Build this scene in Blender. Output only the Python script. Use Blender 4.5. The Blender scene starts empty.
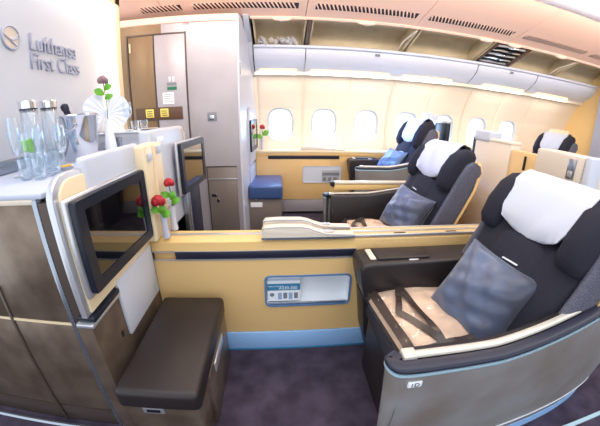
import bpy, bmesh, math, random
from mathutils import Vector, Matrix
random.seed(7)
S = bpy.context.scene
COL = S.collection
PI = math.pi

# ---------------------------------------------------------------- materials
def srgb(r, g, b):
    f = lambda c: (c/255/12.92) if c/255 <= .04045 else ((c/255+.055)/1.055)**2.4
    return (f(r), f(g), f(b), 1)
def mat(name, rgb, rough=.5, metal=0, noise=0, scale=60, bump=0, emit=None, estr=0, rgb2=None, coat=0, trans=0, ior=1.45, alpha=1, stretch=None, detail=3, sheen=0):
    m = bpy.data.materials.new(name); m.use_nodes = True
    nt = m.node_tree; p = nt.nodes['Principled BSDF']
    p.inputs['Base Color'].default_value = srgb(*rgb)
    p.inputs['Roughness'].default_value = rough; p.inputs['Metallic'].default_value = metal
    p.inputs['Coat Weight'].default_value = coat; p.inputs['Transmission Weight'].default_value = trans
    p.inputs['IOR'].default_value = ior; p.inputs['Alpha'].default_value = alpha
    p.inputs['Sheen Weight'].default_value = sheen
    if noise or bump:
        tc = nt.nodes.new('ShaderNodeTexCoord'); mp = nt.nodes.new('ShaderNodeMapping'); nz = nt.nodes.new('ShaderNodeTexNoise')
        nt.links.new(tc.outputs['Object'], mp.inputs[0]); nt.links.new(mp.outputs[0], nz.inputs['Vector'])
        nz.inputs['Scale'].default_value = scale; nz.inputs['Detail'].default_value = detail
        if stretch: mp.inputs['Scale'].default_value = stretch
        if noise:
            mx = nt.nodes.new('ShaderNodeMix'); mx.data_type = 'RGBA'
            rp = nt.nodes.new('ShaderNodeMapRange'); rp.inputs[1].default_value = .35; rp.inputs[2].default_value = .65
            nt.links.new(nz.outputs['Fac'], rp.inputs[0]); nt.links.new(rp.outputs[0], mx.inputs['Factor'])
            c2 = srgb(*(rgb2 or [max(0, c*(1-noise)) for c in rgb]))
            mx.inputs['A'].default_value = srgb(*rgb); mx.inputs['B'].default_value = c2
            nt.links.new(mx.outputs['Result'], p.inputs['Base Color'])
        if bump:
            b = nt.nodes.new('ShaderNodeBump'); b.inputs['Strength'].default_value = bump; b.inputs['Distance'].default_value = .002
            nt.links.new(nz.outputs['Fac'], b.inputs['Height']); nt.links.new(b.outputs[0], p.inputs['Normal'])
    if emit:
        p.inputs['Emission Color'].default_value = srgb(*emit); p.inputs['Emission Strength'].default_value = estr
    return m
M = dict(
    yellow=mat('ochre_laminate', (226, 190, 132), .42, noise=.05, scale=200, rgb2=(218, 180, 122)),
    yellow2=mat('ochre_trim', (226, 188, 124), .35),
    cream=mat('cream_plastic', (228, 208, 172), .35),
    white=mat('white_plastic', (192, 196, 208), .35),
    greige=mat('beige_plastic', (212, 199, 184), .4),
    rimblue=mat('blue_grey_rim', (104, 140, 190), .35, .3),
    base=mat('blue_tinted_aluminium', (160, 204, 255), .45, 0, noise=.1, scale=30, stretch=(1, 1, 60)),  # reflected blue light put into the aluminium's base colour
    carpet=mat('carpet', (72, 62, 80), .95, noise=.5, scale=9, rgb2=(48, 40, 56), bump=.6, detail=12),
    leather=mat('dark_leather', (38, 31, 31), .42, bump=.25, scale=300),
    darkplastic=mat('dark_plastic', (42, 36, 38), .4),
    navy=mat('navy_rubber', (34, 36, 54), .35),
    black=mat('black_plastic', (20, 27, 42), .35),
    screen=mat('glass_screen', (10, 11, 16), .06, coat=1),
    fabric=mat('charcoal_fabric', (34, 34, 50), .85, noise=.3, scale=400, rgb2=(24, 23, 34), bump=.3),
    speckle=mat('speckled_fabric', (104, 104, 118), .85, noise=.5, scale=350, rgb2=(58, 58, 74), bump=.3),
    bronze=mat('bronze_metal_paint', (132, 116, 102), .33, .55, noise=.16, scale=8, rgb2=(104, 88, 76)),
    bronzed=mat('dark_bronze_paint', (84, 72, 66), .4, .4),
    shell=mat('silver_metal_paint', (158, 156, 158), .36, .25, noise=.15, scale=4, rgb2=(138, 128, 120)),
    inlay=mat('champagne_inlay', (206, 200, 190), .35, .3),
    silver=mat('satin_silver', (205, 206, 212), .28, .7),
    chrome=mat('polished_chrome', (225, 228, 235), .1, 1),
    steel=mat('steel_trim', (160, 168, 180), .25, .85),
    closet=mat('champagne_metal_paint', (172, 167, 174), .38, .2, noise=.05, scale=3),
    partn=mat('partition_cream', (224, 209, 192), .4),
    closetshade=mat('closet_paint_shaded', (132, 108, 80), .38, .2, noise=.05, scale=3),  # closet paint turned brown, shade of its left part put into the colour
    closetd=mat('taupe_metal_paint', (140, 130, 124), .4, .4),
    tan=mat('tan_bin_lining', (214, 196, 162), .6, noise=.1, scale=5, rgb2=(202, 184, 150)),
    brown=mat('brown_plastic', (92, 66, 50), .45),
    ceil=mat('peach_ceiling', (248, 208, 188), .6),
    valance=mat('pale_blue_valance', (216, 221, 236), .3),
    wall=mat('cream_sidewall', (236, 221, 202), .5),
    wallw=mat('white_wall', (190, 193, 202), .5),
    aftwall=mat('ochre_wall', (232, 198, 138), .5),
    greyblue=mat('grey_blue_wall', (170, 178, 198), .5),
    linen=mat('white_linen', (196, 200, 214), .8, bump=.3, scale=25),
    napkin=mat('white_napkin', (232, 236, 246), .8),
    pillow=mat('slate_blue_satin', (88, 102, 132), .30, noise=.3, scale=4, rgb2=(66, 68, 84), bump=.5, sheen=.3),
    blanket=mat('beige_wool', (222, 192, 168), .9, bump=1, scale=18, noise=.1),
    bag=mat('bag_dark_print', (58, 48, 46), .25),
    film=mat('clear_film', (235, 235, 240), .12, alpha=.16),
    glass=mat('clear_glass', (246, 250, 255), .02, trans=1, ior=1.33),
        water=mat('water', (215, 232, 245), .02, trans=1, ior=1.33),
    green=mat('leaf_green', (92, 158, 38), .5), lime=mat('mint_green', (120, 190, 50), .5),
    stem=mat('stem_green', (60, 110, 40), .6),
    rose=mat('red_petals', (168, 20, 36), .55), mauve=mat('dusky_petals', (136, 108, 116), .6),
    card=mat('white_card', (236, 240, 246), .4), teal=mat('teal_print', (60, 130, 170), .4), grey=mat('grey_print', (120, 125, 135), .5),
    sign=mat('yellow_sign', (236, 216, 110), .5), gsign=mat('green_sign', (30, 110, 80), .5),
    nut=mat('snack_yellow', (226, 180, 70), .6),
    letter=mat('brushed_letter', (170, 175, 194), .35, .3),
    warm=mat('warm_light', (255, 226, 160), .5, emit=(255, 214, 140), estr=1.8),
    led=mat('white_light', (255, 255, 255), .5, emit=(235, 242, 255), estr=3),
    cove=mat('cove_light', (255, 235, 190), .5, emit=(255, 222, 165), estr=2.2),
    slot=mat('dark_slot', (30, 28, 30), .7),
    blueled=mat('pale_teal_trim', (190, 225, 240), .2, .3),
)
pane = bpy.data.materials.new('window_glass'); pane.use_nodes = True
_n = pane.node_tree.nodes; _n.clear(); _o = _n.new('ShaderNodeOutputMaterial'); _t = _n.new('ShaderNodeBsdfTransparent'); _g = _n.new('ShaderNodeBsdfGlossy'); _m = _n.new('ShaderNodeMixShader')
_t.inputs[0].default_value = (.98, .99, 1, 1); _g.inputs['Roughness'].default_value = .03; _m.inputs[0].default_value = .05
pane.node_tree.links.new(_t.outputs[0], _m.inputs[1]); pane.node_tree.links.new(_g.outputs[0], _m.inputs[2]); pane.node_tree.links.new(_m.outputs[0], _o.inputs[0])
M['pane'] = pane
def clear(name, tint, rough, lo, hi):
    m = bpy.data.materials.new(name); m.use_nodes = True; nt = m.node_tree; nt.nodes.clear()
    o = nt.nodes.new('ShaderNodeOutputMaterial'); t = nt.nodes.new('ShaderNodeBsdfTransparent'); g = nt.nodes.new('ShaderNodeBsdfGlossy'); x = nt.nodes.new('ShaderNodeMixShader'); lw = nt.nodes.new('ShaderNodeLayerWeight'); mr = nt.nodes.new('ShaderNodeMapRange')
    t.inputs[0].default_value = tint; g.inputs['Roughness'].default_value = rough; g.inputs['Color'].default_value = (.9, .95, 1, 1); lw.inputs['Blend'].default_value = .35
    mr.inputs[3].default_value = lo; mr.inputs[4].default_value = hi
    nt.links.new(lw.outputs['Facing'], mr.inputs[0]); nt.links.new(mr.outputs[0], x.inputs[0]); nt.links.new(t.outputs[0], x.inputs[1]); nt.links.new(g.outputs[0], x.inputs[2]); nt.links.new(x.outputs[0], o.inputs[0]); return m
M['thin'] = clear('thin_glass', (.95, .97, .985, 1), .03, .05, .75)
M['film'] = clear('clear_film', (1, 1, 1, 1), .15, .04, .18)

# ---------------------------------------------------------------- mesh kit
class MB:
    def __init__(s): s.bm = bmesh.new()
    def _add(s, t, mtx=None):
        if mtx: t.transform(mtx)
        me = bpy.data.meshes.new('tmp'); t.to_mesh(me); t.free(); s.bm.from_mesh(me); bpy.data.meshes.remove(me); return s
    def box(s, x0, x1, y0, y1, z0, z1, bev=0, seg=2, mtx=None):
        t = bmesh.new(); bmesh.ops.create_cube(t, size=1)
        for v in t.verts: v.co = Vector(((x0+x1)/2+v.co.x*(x1-x0), (y0+y1)/2+v.co.y*(y1-y0), (z0+z1)/2+v.co.z*(z1-z0)))
        if bev: bmesh.ops.bevel(t, geom=t.edges[:], offset=bev, segments=seg, profile=.5, affect='EDGES')
        return s._add(t, mtx)
    def prism(s, pts, axis, a0, a1, bev=0, seg=2, mtx=None):
        t = bmesh.new()
        def P(u, v, w): return {0: (w, u, v), 1: (u, w, v), 2: (u, v, w)}[axis]
        A = [t.verts.new(P(u, v, a0)) for u, v in pts]; B = [t.verts.new(P(u, v, a1)) for u, v in pts]; n = len(pts)
        fa = t.faces.new(A); fb = t.faces.new(B[::-1])
        for i in range(n): t.faces.new((A[i], B[i], B[(i+1) % n], A[(i+1) % n]))
        bmesh.ops.recalc_face_normals(t, faces=t.faces[:])
        if bev:
            es = [e for e in t.edges if (all(v in A for v in e.verts) or all(v in B for v in e.verts))]
            bmesh.ops.bevel(t, geom=es, offset=bev, segments=seg, profile=.5, affect='EDGES')
        return s._add(t, mtx)
    def loft(s, rings, cap=True, closed=True, mtx=None):
        t = bmesh.new(); R = [[t.verts.new(p) for p in r] for r in rings]; n = len(rings[0])
        for a, b in zip(R, R[1:]):
            for i in range(n if closed else n-1): t.faces.new((a[i], a[(i+1) % n], b[(i+1) % n], b[i]))
        if cap and closed: t.faces.new(R[0][::-1]); t.faces.new(R[-1])
        bmesh.ops.recalc_face_normals(t, faces=t.faces[:])
        return s._add(t, mtx)
    def lathe(s, prof, c=(0, 0, 0), n=20, mtx=None):
        rings = [[(c[0]+r*math.cos(2*PI*i/n), c[1]+r*math.sin(2*PI*i/n), c[2]+z) for i in range(n)] for r, z in prof]
        return s.loft(rings, mtx=mtx)
    def tube(s, path, r, n=8, mtx=None):
        path = [Vector(p) for p in path]; rr = r if isinstance(r, (list, tuple)) else [r]*len(path); rings = []
        for i, p in enumerate(path):
            d = (path[min(i+1, len(path)-1)]-path[max(i-1, 0)]).normalized()
            u = d.orthogonal().normalized() if i == 0 else (u-d*u.dot(d)).normalized(); v = d.cross(u)
            rings.append([tuple(p+(u*math.cos(2*PI*k/n)+v*math.sin(2*PI*k/n))*rr[i]) for k in range(n)])
        return s.loft(rings, mtx=mtx)
    def ell(s, c, r, n=14, m=8, e=1.0, mtx=None, f=None):
        rings = []
        for j in range(m+1):
            a = -PI/2+PI*(j+(.02 if j == 0 else -.02 if j == m else 0))/m; ca = math.cos(a); sa = math.sin(a)
            sp = lambda v: math.copysign(abs(v)**e, v)
            rings.append([(c[0]+r[0]*sp(ca)*sp(math.cos(2*PI*i/n)), c[1]+r[1]*sp(ca)*sp(math.sin(2*PI*i/n)), c[2]+r[2]*sp(sa)) for i in range(n)])
        if f: rings = [[f(p) for p in q] for q in rings]
        return s.loft(rings, mtx=mtx)
    def sweep(s, path, prof, mtx=None, lift=None):          # path in plan; prof = closed list of (offset outward, z)
        rings = []
        for i, p in enumerate(path):
            a = path[max(i-1, 0)]; b = path[min(i+1, len(path)-1)]
            d = Vector((b[0]-a[0], b[1]-a[1])).normalized(); nrm = Vector((d.y, -d.x))
            k = lift(p[0]) if lift else 0
            rings.append([(p[0]+nrm.x*o, p[1]+nrm.y*o, z+k*max(0, min(1, (z-.12)/.45))) for o, z in prof])
        return s.loft(rings, mtx=mtx)
    def build(s, name, m, parent=None, angle=35, flip=None, smooth=True):
        if flip is not None:
            for v in s.bm.verts: v.co.y = flip-v.co.y
            bmesh.ops.reverse_faces(s.bm, faces=s.bm.faces[:])
        me = bpy.data.meshes.new(name); s.bm.to_mesh(me); s.bm.free()
        if smooth:
            me.polygons.foreach_set('use_smooth', [True]*len(me.polygons)); me.set_sharp_from_angle(angle=math.radians(angle))
        me.materials.append(M[m] if isinstance(m, str) else m)
        o = bpy.data.objects.new(name, me); COL.objects.link(o)
        if parent is not None: o.parent = parent
        return o
def tag(o, label=None, cat=None, group=None, kind=None):
    if label: o['label'] = label
    if cat: o['category'] = cat
    if group: o['group'] = group
    if kind: o['kind'] = kind
    return o
def thing(name, label, cat, loc=(0, 0, 0), rz=0, group=None):
    o = bpy.data.objects.new(name, None); COL.objects.link(o); o.location = loc; o.rotation_euler = (0, 0, rz); o.empty_display_size = .05
    return tag(o, label, cat, group)
def struct(o): o['kind'] = 'structure'; return o
def copy_tree(o, parent=None):
    c = o.copy(); COL.objects.link(c); c.parent = parent
    for ch in list(o.children): copy_tree(ch, c)
    return c
def text(name, body, size, loc, rot, m, parent=None, ext=.001, align='LEFT', xs=1, bev=0):
    cu = bpy.data.curves.new(name, 'FONT'); cu.body = body; cu.size = size; cu.extrude = ext; cu.align_x = align; cu.bevel_depth = bev; cu.resolution_u = 3
    t = bpy.data.objects.new(name, cu); COL.objects.link(t)
    bpy.context.view_layer.update(); dg = bpy.context.evaluated_depsgraph_get()
    me = bpy.data.meshes.new_from_object(t.evaluated_get(dg)); bpy.data.objects.remove(t); bpy.data.curves.remove(cu)
    me.transform(Matrix.Diagonal((xs, 1, 1, 1))); me.materials.clear(); me.materials.append(M[m])
    o = bpy.data.objects.new(name, me); COL.objects.link(o); o.location = loc; o.rotation_euler = rot
    if parent is not None: o.parent = parent
    return o
def smooth_path(pts, n=8):
    out = []; P = [Vector(p) for p in pts]; P = [2*P[0]-P[1]]+P+[2*P[-1]-P[-2]]
    for i in range(1, len(P)-2):
        for k in range(n):
            t = k/n; a, b, c, d = P[i-1], P[i], P[i+1], P[i+2]
            out.append(tuple(.5*((2*b)+(c-a)*t+(2*a-5*b+4*c-d)*t*t+(3*b-a-3*c+d)*t**3)))
    out.append(tuple(P[-2])); return out
def rrect(u0, u1, v0, v1, r, n=5):
    out = []
    for cu, cv, a0 in ((u1-r, v1-r, 0), (u0+r, v1-r, 90), (u0+r, v0+r, 180), (u1-r, v0+r, 270)):
        for k in range(n+1):
            a = math.radians(a0+90*k/n); out.append((cu+r*math.cos(a), cv+r*math.sin(a)))
    return out

# ---------------------------------------------------------------- room shell
struct(MB().box(-2.2, 4.8, -1.7, 3.7, -.05, 0).build('floor', 'carpet'))
struct(MB().box(.7, 2.8, .462, .480, .0, .006).build('trim_1', 'blueled'))       # aisle light track on the carpet

def wy(z):
    P = [(-.1, 3.50), (.5, 3.54), (.75, 3.57), (.95, 3.595), (1.07, 3.60), (1.25, 3.58), (1.4, 3.525), (1.55, 3.44), (1.62, 3.385), (1.8, 3.24)]
    for (a, ya), (b, yb) in zip(P, P[1:]):
        if z <= b: return ya+(yb-ya)*(z-a)/(b-a)
    return P[-1][1]
def hole(cx, a, w, h, e=3.0):
    c, s_ = math.cos(a), math.sin(a); r = (abs(c/w)**e+abs(s_/h)**e)**(-1/e)
    return cx+r*c, 1.067+r*s_
WX = [.03+.5325*i for i in range(-1, 7)]
def bay(cx, x0, x1, z0=.70, z1=1.64):
    t = bmesh.new(); N = 72; angs = set(2*PI*i/N for i in range(N))
    for cxx, cz in ((x0, z0), (x1, z0), (x0, z1), (x1, z1)): angs.add(math.atan2(cz-1.067, cxx-cx) % (2*PI))
    A = sorted(angs); K = 9; R = []
    for a in A:
        c, s_ = math.cos(a), math.sin(a); hx, hz = hole(cx, a, .158, .198)
        tx = ((x1-cx)/c if c > 1e-6 else (x0-cx)/c if c < -1e-6 else 9); tz = ((z1-1.067)/s_ if s_ > 1e-6 else (z0-1.067)/s_ if s_ < -1e-6 else 9)
        q = min(tx, tz); bx, bz = cx+q*c, 1.067+q*s_; row = []
        for k in range(K+1):
            f = k/K; x = hx+(bx-hx)*f; z = hz+(bz-hz)*f; ed = min(x-x0, x1-x)
            row.append(t.verts.new((x, wy(z)+(.012*max(0, 1-ed/.035)**2), z)))
        R.append(row)
    n = len(A)
    for i in range(n):
        for k in range(K): t.faces.new((R[i][k], R[(i+1) % n][k], R[(i+1) % n][k+1], R[i][k+1]))
    return t
wallm = MB()
for i, cx in enumerate(WX):
    wallm._add(bay(cx, cx-.266, cx+.266))
wx_ = WX[-1]+.266
wallm.loft([[(wx_, wy(z), z), (4.4, wy(z), z)] for z in [.70+.0392*k for k in range(25)]], closed=False)
wallm.box(-2.2, 4.9, 3.53, 3.6, -.05, .72)
wallm.box(-2.2, 4.9, 3.34, 3.5, 1.62, 1.70)
wallm.box(-2.2, 4.9, 3.62, 3.66, 1.5, 2.4).box(-2.2, 4.9, 3.64, 3.66, .68, .80).box(-2.2, 4.9, 3.64, 3.66, 1.34, 1.6)
for x in (.029+.266, 1.361, 2.426, 3.49): wallm.tube([(x, wy(z)+.004, z) for z in [.72+.06*k for k in range(16)]], .006, 6)
struct(wallm.build('wall_starboard', 'wall', angle=60))
for i, cx in enumerate(WX[1:]):
    fr = MB(); N = 48
    def ring(w, h, dy): return [(lambda p: (p[0], wy(p[1])+dy, p[1]))(hole(cx, 2*PI*k/N, w, h)) for k in range(N)]
    t = bmesh.new(); rs = [ring(.159, .199, .003), ring(.153, .193, -.004), ring(.146, .186, .004), ring(.138, .178, .035)]
    fr.loft(rs, cap=False)
    w = struct(fr.build('window_%d' % (i+1), 'white'))
    g = MB(); t = bmesh.new(); t.faces.new([t.verts.new(p) for p in ring(.140, .180, .038)]); g._add(t); g.build('pane', 'pane', w)

# valance (service rail) under the bins
vp = [(3.13, 1.895), (3.10, 1.885), (3.105, 1.865), (3.14, 1.855), (3.145, 1.82), (3.17, 1.775), (3.215, 1.73), (3.27, 1.695), (3.33, 1.66), (3.385, 1.635), (3.42, 1.63), (3.42, 1.895)]
XB = -.245
v = struct(MB().prism(vp, 0, XB, 4.6).build('trim_2', 'valance', angle=40))
for x0, x1 in ((XB+.05, .20), (.36, 1.25), (1.42, 2.05), (2.5, 3.15), (3.4, 4.0)):
    MB().prism([(3.30, 1.668), (3.325, 1.652), (3.329, 1.657), (3.304, 1.673)], 0, x0, x1).build('light_strip', 'warm', v)
for x in (.285, 2.28, 3.2): MB().prism([(3.125, 1.86), (3.165, 1.77), (3.265, 1.69), (3.385, 1.628), (3.395, 1.64), (3.28, 1.71), (3.19, 1.78), (3.15, 1.87)], 0, x-.004, x+.004).build('joint', 'steel', v)
for x in (1.02, 2.75): MB().box(x, x+.05, 3.132, 3.142, 1.82, 1.845).build('seat_marker', 'grey', v)

# open overhead bins, one thing per bin
bins = [(-.235, .265, 'short overhead bin next to the closet, open, crumpled plastic inside', 'tan'),
        (.305, 1.33, 'long open overhead bin above the second window', 'tan'),
        (1.345, 2.19, 'open overhead bin between the hinge bracket and the equipment rack', 'tan'),
        (2.205, 2.66, 'overhead bin holding the rack of silver equipment', 'tan'),
        (2.70, 3.46, 'open overhead bin just aft of the equipment rack', 'tan'),
        (3.475, 4.5, 'aft overhead bin reaching the rear wall', 'tan')]
for x0, x1, lab, m in bins:
    b = thing('overhead_bin', lab, 'overhead bin', ((x0+x1)/2, 3.15, 1.9), group='open overhead bins above the windows'); h = (x1-x0)/2
    MB().prism([(-.02, -.005), (.08, -.005), (.085, .01), (.06, .09), (-.02, .165), (-.12, .19), (-.38, .155), (-.38, .165), (-.12, .205), (.10, .205), (.12, -.015), (-.02, -.015)], 0, -h, h).build('lining', m, b, angle=50)
    for s_ in (-1, 1): MB().prism([(-.02, 0), (.09, 0), (.09, .2), (-.12, .2), (-.39, .155), (-.385, .14), (-.12, .04)], 0, s_*h-.006*s_, s_*h-.02*s_).build('side_panel', m, b)
    MB().box(-h, h, -.395, -.383, .138, .150, .003).build('hinge_rail', 'greyblue', b)
    if lab.startswith(('long', 'open overhead bin just')): MB().tube([(h-.02, -.36, .13), (h-.05, -.14, .08), (h-.07, -.02, .01)], .011, 8).build('lid_arm', 'greige', b)
    lx = 0 if h < .3 or h > .6 else (-.35 if x0 < .4 else .02)
    lx = {0: .02, 1: -.02, 2: .3, 3: .0, 4: .05, 5: -.1}[[q[0] for q in bins].index(x0)]
    if x0 < 3.4: MB().ell((lx, -.405, .135), (.085, .022, .022), 16, 8).build('latch', 'ceil', b); MB().box(lx-.02, lx+.02, -.40, -.385, .112, .124, .003).build('hook', 'steel', b)
MBs = MB().prism([(3.13, 1.885), (3.25, 1.885), (3.25, 2.09), (2.76, 2.09), (2.76, 2.03), (3.0, 1.93)], 0, .268, .302, .003); tag(MBs.build('bin_divider', 'brown'), 'dark brown upright post between the first two overhead bins', 'divider')
MB2 = MB().prism([(3.13, 1.885), (3.25, 1.885), (3.25, 2.09), (2.76, 2.09), (2.76, 2.03), (3.0, 1.93)], 0, 2.663, 2.697, .003); tag(MB2.build('bin_divider', 'brown'), 'dark brown upright post just aft of the equipment rack', 'divider')
rk = thing('equipment_rack', 'brown rack packed with silver and black cabin equipment inside overhead bin', 'rack', (2.44, 3.13, 1.90))
sl_ = lambda x0, x1: MB().prism([(-.01, 0), (.05, 0), (-.33, .155), (-.385, .145), (-.33, .10)], 0, x0, x1)
sl_(-.215, -.195).build('frame_side', 'brown', rk); sl_(.195, .215).build('frame_side', 'brown', rk)
MB().prism([(0, .0), (.05, 0), (-.33, .155), (-.33, .14)], 0, -.2, .2).build('backing', 'slot', rk)
for r_ in range(5):
    y = -.03-.075*r_; z = .012+.027*r_
    MB().tube([(-.18, y, z), (-.06, y-.012, z+.004), (.05, y+.004, z-.002), (.18, y-.008, z)], [.010, .014, .010, .013], 8).build('equipment', 'chrome' if r_ % 2 else 'silver', rk)
    MB().box(-.15+.03*r_, .02+.02*r_, y-.01, y+.02, z-.012, z+.01, .006).build('equipment', 'chrome' if r_ % 2 == 0 else 'black', rk)
cr = MB()
for k in range(16):
    c = (-.2+.42*random.random(), 3.10+.06*random.random(), 1.918+.022*random.random())
    cr.ell(c, (.03+.04*random.random(), .03, .012+.02*random.random()), 7, 5, mtx=Matrix.Translation(c) @ Matrix.Rotation(random.random()*2, 4, 'Y') @ Matrix.Translation([-q for q in c]))
tag(cr.build('plastic_wrap', mat('wrap', (225, 225, 230), .1, alpha=.4), angle=5), 'crumpled clear plastic wrap lying in the short overhead bin by the closet', 'plastic wrap')

# ceiling
def cz(y): return 2.05+(2.75-y)*.25
cl = MB(); edges = [-2.2, -.96, .24, 1.27, 2.33, 3.36, 4.8]
for a, b in zip(edges, edges[1:]): cl.prism([(2.75, cz(2.75)), (2.07, cz(2.07)), (2.07, cz(2.07)+.03), (2.75, cz(2.75)+.03)], 0, a+.003, b-.003)
cl.prism([(2.79, 2.043), (2.75, 2.035), (2.735, 2.048), (2.735, 2.085), (2.79, 2.085)], 0, XB, 4.6)
struct(cl.build('ceiling', 'ceil'))
ct = struct(MB().box(-2.2, 4.8, 2.03, 3.7, 2.27, 2.3).box(-2.2, 4.8, 1.83, 2.05, 2.215, 2.235, .01).box(-2.2, 4.8, -1.7, 1.60, 2.29, 2.32).box(-2.2, 4.8, 1.58, 1.60, 2.2, 2.3).build('trim_3', 'valance'))
MB().box(-2.0, 4.6, 1.61, 1.82, 2.262, 2.268).build('light_strip', 'cove', ct)
PITCH = .034
for n_, (a, b) in enumerate([(-1.15, -.80), (-.70, .17), (.31, 1.21), (1.33, 2.25), (2.40, 3.30), (3.42, 4.3)]):
    sl = MB(); bk = MB(); y0, y1 = 2.535, 2.605; k = int((b-a)/PITCH)
    vt = thing('air_vent', ['air vent grille above the closet doors', 'air vent grille above the short first bin and closet', 'air vent grille above the second window', 'air vent grille above the third overhead bin', 'air vent grille over the equipment rack', 'air vent grille nearest the rear wall'][n_], 'air vent', ((a+b)/2, 2.57, 2.09), group='ceiling air vents'); h = (b-a)/2
    zb = lambda y: cz(y)-2.09
    bk.prism([(-.036, zb(2.534)-.001), (.044, zb(2.614)-.001), (.044, zb(2.614)+.002), (-.036, zb(2.534)+.002)], 0, -h, h).build('backing', 'slot', vt)
    for i in range(k):
        x = -h+PITCH*(i+.5)
        sl.loft([[(x-.022+dx, -.036, zb(2.534)-.001-dz) for dx, dz in ((0, 0), (.015, 0), (.015, .004), (0, .004))], [(x+.012+dx, .044, zb(2.614)-.001-dz) for dx, dz in ((0, 0), (.007, 0), (.009, .004), (0, .004))]])
    sl.build('slats', 'ceil', vt)

# aft wall and port side
aw = struct(MB().box(4.38, 4.45, 2.99, 3.7, 0, 2.3).build('wall_aft', 'aftwall'))
struct(MB().box(4.25, 4.33, 1.9, 2.99, 0, 2.25, .02).build('wall_rear_partition', 'greyblue'))
struct(MB().box(4.5, 4.55, -1.7, 3.0, 0, 2.3).build('wall_rear', 'greige'))

# ---------------------------------------------------------------- logo bulkhead
lw = MB().box(-1.25, -1.17, .72, 2.115, 1.019, 1.985)
struct(lw.build('wall_logo', 'wallw'))
fr = MB().box(-1.28, -1.105, 2.045, 2.118, 1.02, 2.13, .008).box(-1.28, -1.105, .72, 2.118, 1.975, 2.13, .008)
fr = struct(fr.build('wall_logo_surround', 'cream'))
MB().box(-1.169, -1.155, 2.034, 2.044, 1.08, 1.95).box(-1.169, -1.155, .75, 2.03, 1.964, 1.974).build('light_strip', 'led', fr)
struct(MB().box(-1.17, -1.145, .72, 2.04, 1.02, 1.075, .004).build('baseboard_logo', 'steel'))
RL = (PI/2, 0, PI/2)
sg = thing('wall_lettering', 'raised silver lettering in two lines on the backlit white bulkhead', 'sign', (-1.168, 1.305, 1.512))
text('lettering', 'Lufthansa', .112, (.004, 0, .048), RL, 'letter', sg, .005, xs=.86)
text('lettering', 'First Class', .112, (.004, 0, -.042), RL, 'letter', sg, .005, xs=.83)
em = thing('crane_emblem', 'round silver-ringed emblem of a flying bird left of the lettering', 'emblem', (-1.168, 1.197, 1.595))
rg = MB(); rg.tube([(.006, .050*math.cos(a), .050*math.sin(a)) for a in [2*PI*k/32 for k in range(33)]], .0045, 6); rg.build('ring', 'letter', em)
MB().lathe([(.047, 0), (.047, .004)], n=32, mtx=Matrix.Rotation(PI/2, 4, 'Y')).build('disc', 'greige', em)
bd = MB()
bd.tube([(.008, -.046, .012), (.008, -.02, -.004), (.008, .0, -.012), (.008, .014, -.002), (.008, .044, .022)], [.002, .004, .006, .004, .002], 6)
bd.tube([(.008, -.012, -.006), (.008, .004, -.02), (.008, .028, -.034)], [.003, .005, .002], 6)
bd.tube([(.008, .006, -.008), (.008, .026, -.002), (.008, .044, .004)], [.005, .004, .002], 6)
bd.build('bird', 'letter', em)

# ---------------------------------------------------------------- bar cabinet
bc = thing('bar_cabinet', 'bronze metallic bar cabinet under the backlit bulkhead, white top covered in glassware', 'cabinet', (-.93, .703, 0))
def Lc(x0, x1, y0, y1, z0, z1): return (x0+.93, x1+.93, y0-.703, y1-.703, z0, z1)
MB().box(*Lc(-1.165, -.70, .715, 2.2, .0, 1.0)).box(*Lc(-1.9, -1.30, .72, .9, 0, 1.0)).build('body', 'bronzed', bc)
for x0, x1 in ((-1.6, -.975), (-.96, -.705)):
    MB().box(*Lc(x0, x1, .703, .716, .572, .995), .002).build('door', 'bronze', bc)
    MB().box(*Lc(x0, x1, .703, .716, .105, .560), .002).build('door', 'bronze', bc)
    MB().box(*Lc(x0, x1, .705, .716, .0, .098), .002).build('kick_panel', 'bronzed', bc)
MB().box(*Lc(-1.6, -.70, .702, .714, .561, .571)).build('trim_strip', 'cream', bc)
MB().box(*Lc(-.974, -.961, .699, .714, 0, .70), .002).build('upright_strip', 'bronzed', bc)
MB().box(*Lc(-.704, -.686, .697, .72, 0, 1.0), .003).build('corner_strip', 'steel', bc)
MB().box(*Lc(-1.165, -.665, .70, 2.2, 1.0, 1.018), .006).box(*Lc(-1.6, -1.165, .70, 2.2, 1.0, 1.018), .006).build('worktop', mat('bar_cloth', (182, 188, 206), .55, bump=.3, scale=12), bc)
MB().box(*Lc(-1.6, -.69, .700, .71, .985, 1.001), .002).build('edge_strip', 'greige', bc)
struct(MB().tube(smooth_path([(-1.6, .66, .006), (-1.2, .665, .006), (-.9, .668, .006), (-.72, .672, .006)]), .010, 6).build('trim_4', 'steel'))

# ---------------------------------------------------------------- monitor consoles (front of each middle seat)
mc = thing('monitor_console', 'cream and white console wall behind the two middle monitors, chrome edged near corner', 'console', (-.62, .68, 0))
def Lm(x0, x1, y0, y1, z0, z1): return (x0+.62, x1+.62, y0-.68, y1-.68, z0, z1)
def plate(y0, y1, z0, z1, r, x0, x1, name, m, bev=.004, corner=True):
    pts = [(y0-.68, z0), (y1-.68, z0), (y1-.68, z1)] + [(y0+r-.68-r*math.sin(math.radians(a)), z1-r+r*math.cos(math.radians(a))) for a in range(0, 91, 15)]
    return MB().prism(pts, 0, x0+.62, x1+.62, bev).build(name, m, mc)
plate(.668, 1.18, .625, 1.065, .075, -.625, -.602, 'panel_edge', 'silver')
plate(.690, 1.18, .632, 1.048, .062, -.61, -.594, 'panel_face', 'cream')
MB().box(*Lm(-.622, -.588, .815, 1.20, .85, 1.095), .014, 3).build('upper_box', 'white', mc)
MB().box(*Lm(-.685, -.628, .70, 1.8, 0, .99)).build('carcass', 'bronzed', mc)
MB().box(*Lm(-.66, -.60, .668, 1.8, 0, .60), .006).build('lower_panel', 'bronze', mc)
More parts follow.
